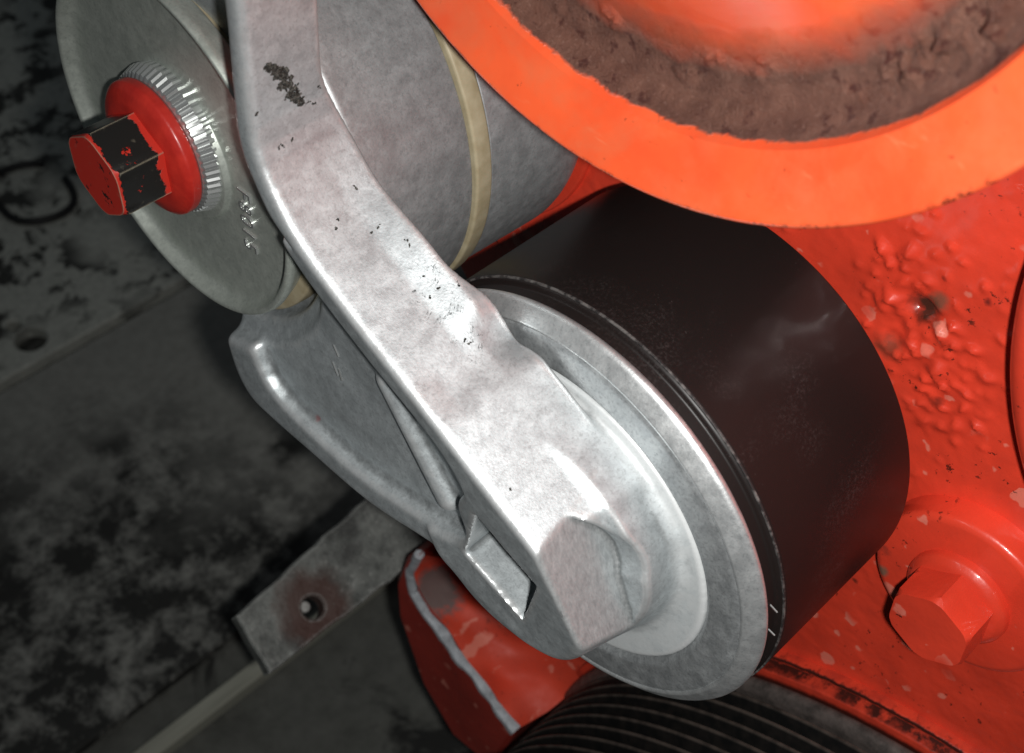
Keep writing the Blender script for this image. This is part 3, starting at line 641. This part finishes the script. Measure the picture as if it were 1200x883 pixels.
for k in range(230):
    t = rng.random(); cx_, cy_ = np.interp(t, [0, .25, .6, 1], [314, 326, 338, 352]), np.interp(t, [0, .25, .6, 1], [77, 84, 101, 121])
    wd = np.interp(t, [0, .12, .6, .9, 1], [3.5, 4.5, 6.5, 5.5, 2]); u_ = rng.normal(0, .75); pts.append((cx_ + wd * u_ * .75 + rng.normal(0, 1), cy_ - wd * u_ * .6 + rng.normal(0, 1)))
lumps(pts, 'dirt_smear', .30)
for px, py, r in [(301, 134, 3.2), (342, 165, 4), (327, 174, 3), (331, 171, 2.5), (416, 220, 4), (444, 266, 5), (436, 272, 3), (394, 268, 3), (396, 258, 2), (374, 102, 3), (368, 122, 3), (361, 120, 4), (514, 338, 3), (537, 333, 3), (552, 401, 5), (545, 399, 3), (598, 573, 2.5), (476, 282, 3), (480, 288, 3), (504, 347, 3), (497, 324, 2)]:
    a_ = rng.uniform(0, 3.14); pts = [(px + r * .8 * q * math.cos(a_) + rng.normal(0, .5), py + r * .8 * q * math.sin(a_) + rng.normal(0, .5)) for q in rng.uniform(-1, 1, int(3 + r * 1.3))]
    lumps(pts, 'dirt_chip', .13, .4)
# --- spring case with its ivory seal band
casem = cast_metal('case_aluminium', (.37, .38, .385), (.50, .515, .52), (.24, .245, .25), .55, (.44, .58), chips=.76)
obj('spring_case', *lathe(fillet([(-41.5, .1), (-41.5, 36.6, 3.2), (-37, 40.0, 2), (-15.9, 39.4, .3), (-15.8, 37.5, .1), (-11.8, 37.5, .1), (-11.7, 39.6, .5), (9.2, 40.8, 1.0), (10.2, 39.5), (10.2, .1)], .6, 4), -78.2, 28.0, 200), casem, ten)
iv = Mat('ivory_plastic'); ivn = iv.noise(3, 4); iv.set(Base_Color=iv.mix(iv.ramp(ivn, .3, .7), (.34, .28, .17), (.46, .40, .27)), Roughness=.5)
obj('seal_band', *lathe(fillet([(-15.6, 37), (-15.5, 40.1), (-12.1, 40.1), (-12.0, 37)], .5), -78.2, 28.0, 200), iv.m, ten)
obj('bushing', *lathe(fillet([(10.5, 20), (10.5, 31.4), (13.8, 31.2), (13.8, 20)], .6), *PIV, 120, lambda i, j, x, r: (x, r if (j * 3 > 305 or j * 3 < 40) else min(r, 24.5))), iv.m, ten)
# --- pressed steel end cap
zm = cast_metal('zinc_plate', (.48, .52, .47), (.62, .66, .60), (.34, .37, .34), .55, (.40, .50), .12, .85)
cap = obj('end_cap', *lathe(fillet([(13.6, .1), (13.6, 29.0), (16.8, 30.2), (18.0, 29.8), (17.9, 29.0), (15.6, 27.9, 1.0), (15.5, 15), (15.5, 13.2, .2), (16.6, 12.75, .2), (16.6, .1)], .6, 4), *PIV, 180), zm, ten)
def raised_text(txt, px0, px1, up_px, X, size_mm, name, mat, parent, depth=.35):
    """raised characters on a face x = X, reading from px0 towards px1"""
    cu = bpy.data.curves.new('t', 'FONT'); cu.body = txt; cu.size = 1; cu.extrude = .06; cu.bevel_depth = .008; cu.offset = -.015; cu.space_character = 1.15
    to = bpy.data.objects.new('t', cu); C.objects.link(to); dg = bpy.context.evaluated_depsgraph_get()
    me = bpy.data.meshes.new_from_object(to.evaluated_get(dg)); bpy.data.objects.remove(to)
    a, b, up = P(*px0, X), P(*px1, X), P(*up_px, X); u = (b - a) / np.linalg.norm(b - a); v = np.array((0, -u[2], u[1]))
    if v @ (up - a) < 0: v = -v
    V = [a + u * (c.co.x * size_mm) + v * (c.co.y * size_mm) + np.array((1, 0, 0)) * (c.co.z * depth / .06) for c in me.vertices]
    F = [tuple(p.vertices) for p in me.polygons]; bpy.data.meshes.remove(me)
    return obj(name, V, F, mat, parent, 30)
brt = Mat('bright_metal'); brt.set(Base_Color=(.75, .77, .76), Metallic=.8, Roughness=.22)
raised_text('F8015', (279, 216), (291, 300), (310, 216), 15.55, 4.6, 'cast_lettering', brt.m, cap)
# --- serrated washer and red flanged bolt
BY, BZ = -77.4, 31.0
wsh = obj('serrated_washer', *lathe([(15.3, 12.3), (16.8, 12.2), (18.7, 11.5), (19.1, 11.0), (19.1, .1)], BY, BZ, 232, lambda i, j, x, r: (x, r + (.32 if (j // 2 % 2 and i in (1, 2)) else 0))), brt.m, ten, 20)
rb = Mat('red_bolt_paint'); n_, n2_ = rb.noise(3, 4), rb.noise(.9, 4)
rb.set(Base_Color=rb.mix(rb.ramp(n_, .35, .7), (.62, .035, .022), (.48, .022, .016)), Roughness=.38, Coat_Weight=.3, Coat_Roughness=.2); rb.bump(n2_, .12, .5)
bolt = obj('mounting_bolt', *lathe(fillet([(19.0, 10.6), (19.4, 11.3), (21.0, 11.3), (21.8, 10.4), (22.6, 8.4), (22.8, 6), (22.8, .1)], .35), BY, BZ, 96), rb.m, ten)
hm = Mat('chipped_bolt_head'); c_ = hm.noise(3.2, 5, .7, off=(2.2, .4, 1.3)); pz = hm.n('SeparateXYZ', i_0=hm.co)
xx = hm.math('MULTIPLY', pz.outputs[0], 1000.0)
front = hm.ramp(hm.math('ADD', xx, hm.math('MULTIPLY', hm.math('SUBTRACT', c_, .5), 3.4)), 7.35, 7.5)
base_ = hm.ramp(hm.math('ADD', xx, hm.math('MULTIPLY', hm.math('SUBTRACT', c_, .5), 3.0)), .6, .8, 1, 0)
tri = hm.ramp(c_, .64, .66)
red_ = hm.mx(front, base_, tri)
bv = hm.n('Bevel', i_Radius=.45 * MM, samples=6).outputs[0]; gn_ = hm.n('NewGeometry').outputs['Normal']
ew = hm.ramp(hm.math('ADD', hm.n('VectorMath', operation='DOT_PRODUCT', i_0=bv, i_1=gn_).outputs['Value'], hm.math('MULTIPLY', hm.math('SUBTRACT', hm.noise(1.2, 3), .5), .12)), .93, .985, 1, 0)
red_ = hm.mx(red_, hm.near(np.array(P(149, 184, 27)) - np.array((23, BY, BZ)), 1.0, 1.2, .7, 1.0))
hm.set(Base_Color=hm.mix(hm.math('MULTIPLY', ew, .8), hm.mix(red_, (.014, .013, .012), (.62, .036, .022)), (.34, .30, .22)), Roughness=.36); hm.bump(red_, .25, .8)
_h = P(147, 207, 31); HPH = math.atan2(_h[2] - BZ - .6, _h[1] - BY - .8)
hd = obj('bolt_head', *hexhead(BY + .8, BZ + .6, 22.6, 31.0, 7.6, HPH, ch=.5), hm.m, bolt, 30, at=(23, BY, BZ))
# --- dust shield, wheel
shm = cast_metal('shield_aluminium', (.42, .44, .45), (.64, .665, .67), (.20, .21, .22), .72, (.40, .54), chips=.76)
obj('dust_shield', *lathe(fillet([(2.2, 24), (2.2, 36.5), (2.6, 37.1), (3.2, 36.9), (4.7, 34.8), (5.3, 33.6), (5.4, 28.9), (4.6, 28.1), (3.0, 27.0)], .5, 4), 0, 0, 220), shm, ten)
rim_m = cast_metal('rubbed_aluminium', (.62, .64, .645), (.78, .80, .80), (.34, .36, .37), .75, (.36, .48), chips=.74)
obj('shield_rim', *lathe(fillet([(2.7, 36.2), (2.7, 37.2), (3.3, 37.25), (3.8, 36.9), (5.35, 34.7), (5.2, 34.2), (4.0, 34.0)], .4, 4), 0, 0, 220), rim_m, ten)
wh = Mat('black_plastic')
w1, w2, w3, w4 = wh.noise(16, 5, .6, .5), wh.noise(1.1, 4, .7), wh.noise(.35, 2, .5), wh.noise(13, 3, .5, .2, (.6, 1, 1), (3, 1, 1))
dust = wh.math('MULTIPLY', wh.math('MULTIPLY', wh.ramp(w4, .50, .72), wh.ramp(wh.noise(.5, 3, .8, off=(4, 4, 4)), .50, .66)), .10)
spk = wh.math('MULTIPLY', wh.ramp(w3, .70, .76), wh.ramp(w1, .45, .6, .05, .5))
wh.set(Base_Color=wh.mix(wh.math('ADD', dust, wh.math('MULTIPLY', spk, .18), clamp=True), (.012, .0088, .0082), (.42, .36, .35)), Roughness=.40, Specular_IOR_Level=.28)
wh.bump(w3, .015, .4)
wheel = obj('pulley_wheel', *lathe(fillet([(-32.5, 12), (-32.5, 36.6), (-31.9, 37.4), (-.9, 37.5), (-.1, 37.1), (.15, 36.4), (2.5, 36.0), (2.5, 12)], .3), 0, 0, 220), wh.m, ten)
# light worn line along the wheel's front edge and two moulded ticks
wl = Mat('worn_plastic_edge'); wln = wl.noise(1.2, 4); wl.set(Base_Color=wl.mix(wl.ramp(wln, .45, .65), (.02, .018, .018), (.13, .12, .115)), Roughness=.5)
obj('worn_rim', *lathe(fillet([(-.75, 37.40), (-.72, 37.56), (-.42, 37.50), (-.40, 37.2)], .05), 0, 0, 220), wl.m, wheel)
for (a, b) in (((900, 706), (911, 718)), ((899, 736), (908, 745))):
    obj('moulded_tick', *tube([P(*a, 1.0), P(*b, 1.0)], .13, 6), brt.m, wheel)
# --- cast marks on the pocket floor
mk = []
for a, b in [((394, 372), (404, 390)), ((399, 369), (409, 387)), ((404, 366), (412, 381)), ((391, 404), (397, 418)), ((390, 424), (396, 440)), ((397, 432), (401, 446))]:
    pa_, pb_ = hit(*a)[0], hit(*b)[0]
    if pa_ is None or pb_ is None or max(pa_[0], pb_[0]) > 19 or np.linalg.norm(pa_ - pb_) > 8: continue
    mk.append(tube([pa_, pb_], .22, 6))
if mk: obj('cast_mark', *merge(*mk), brt.m, arm)
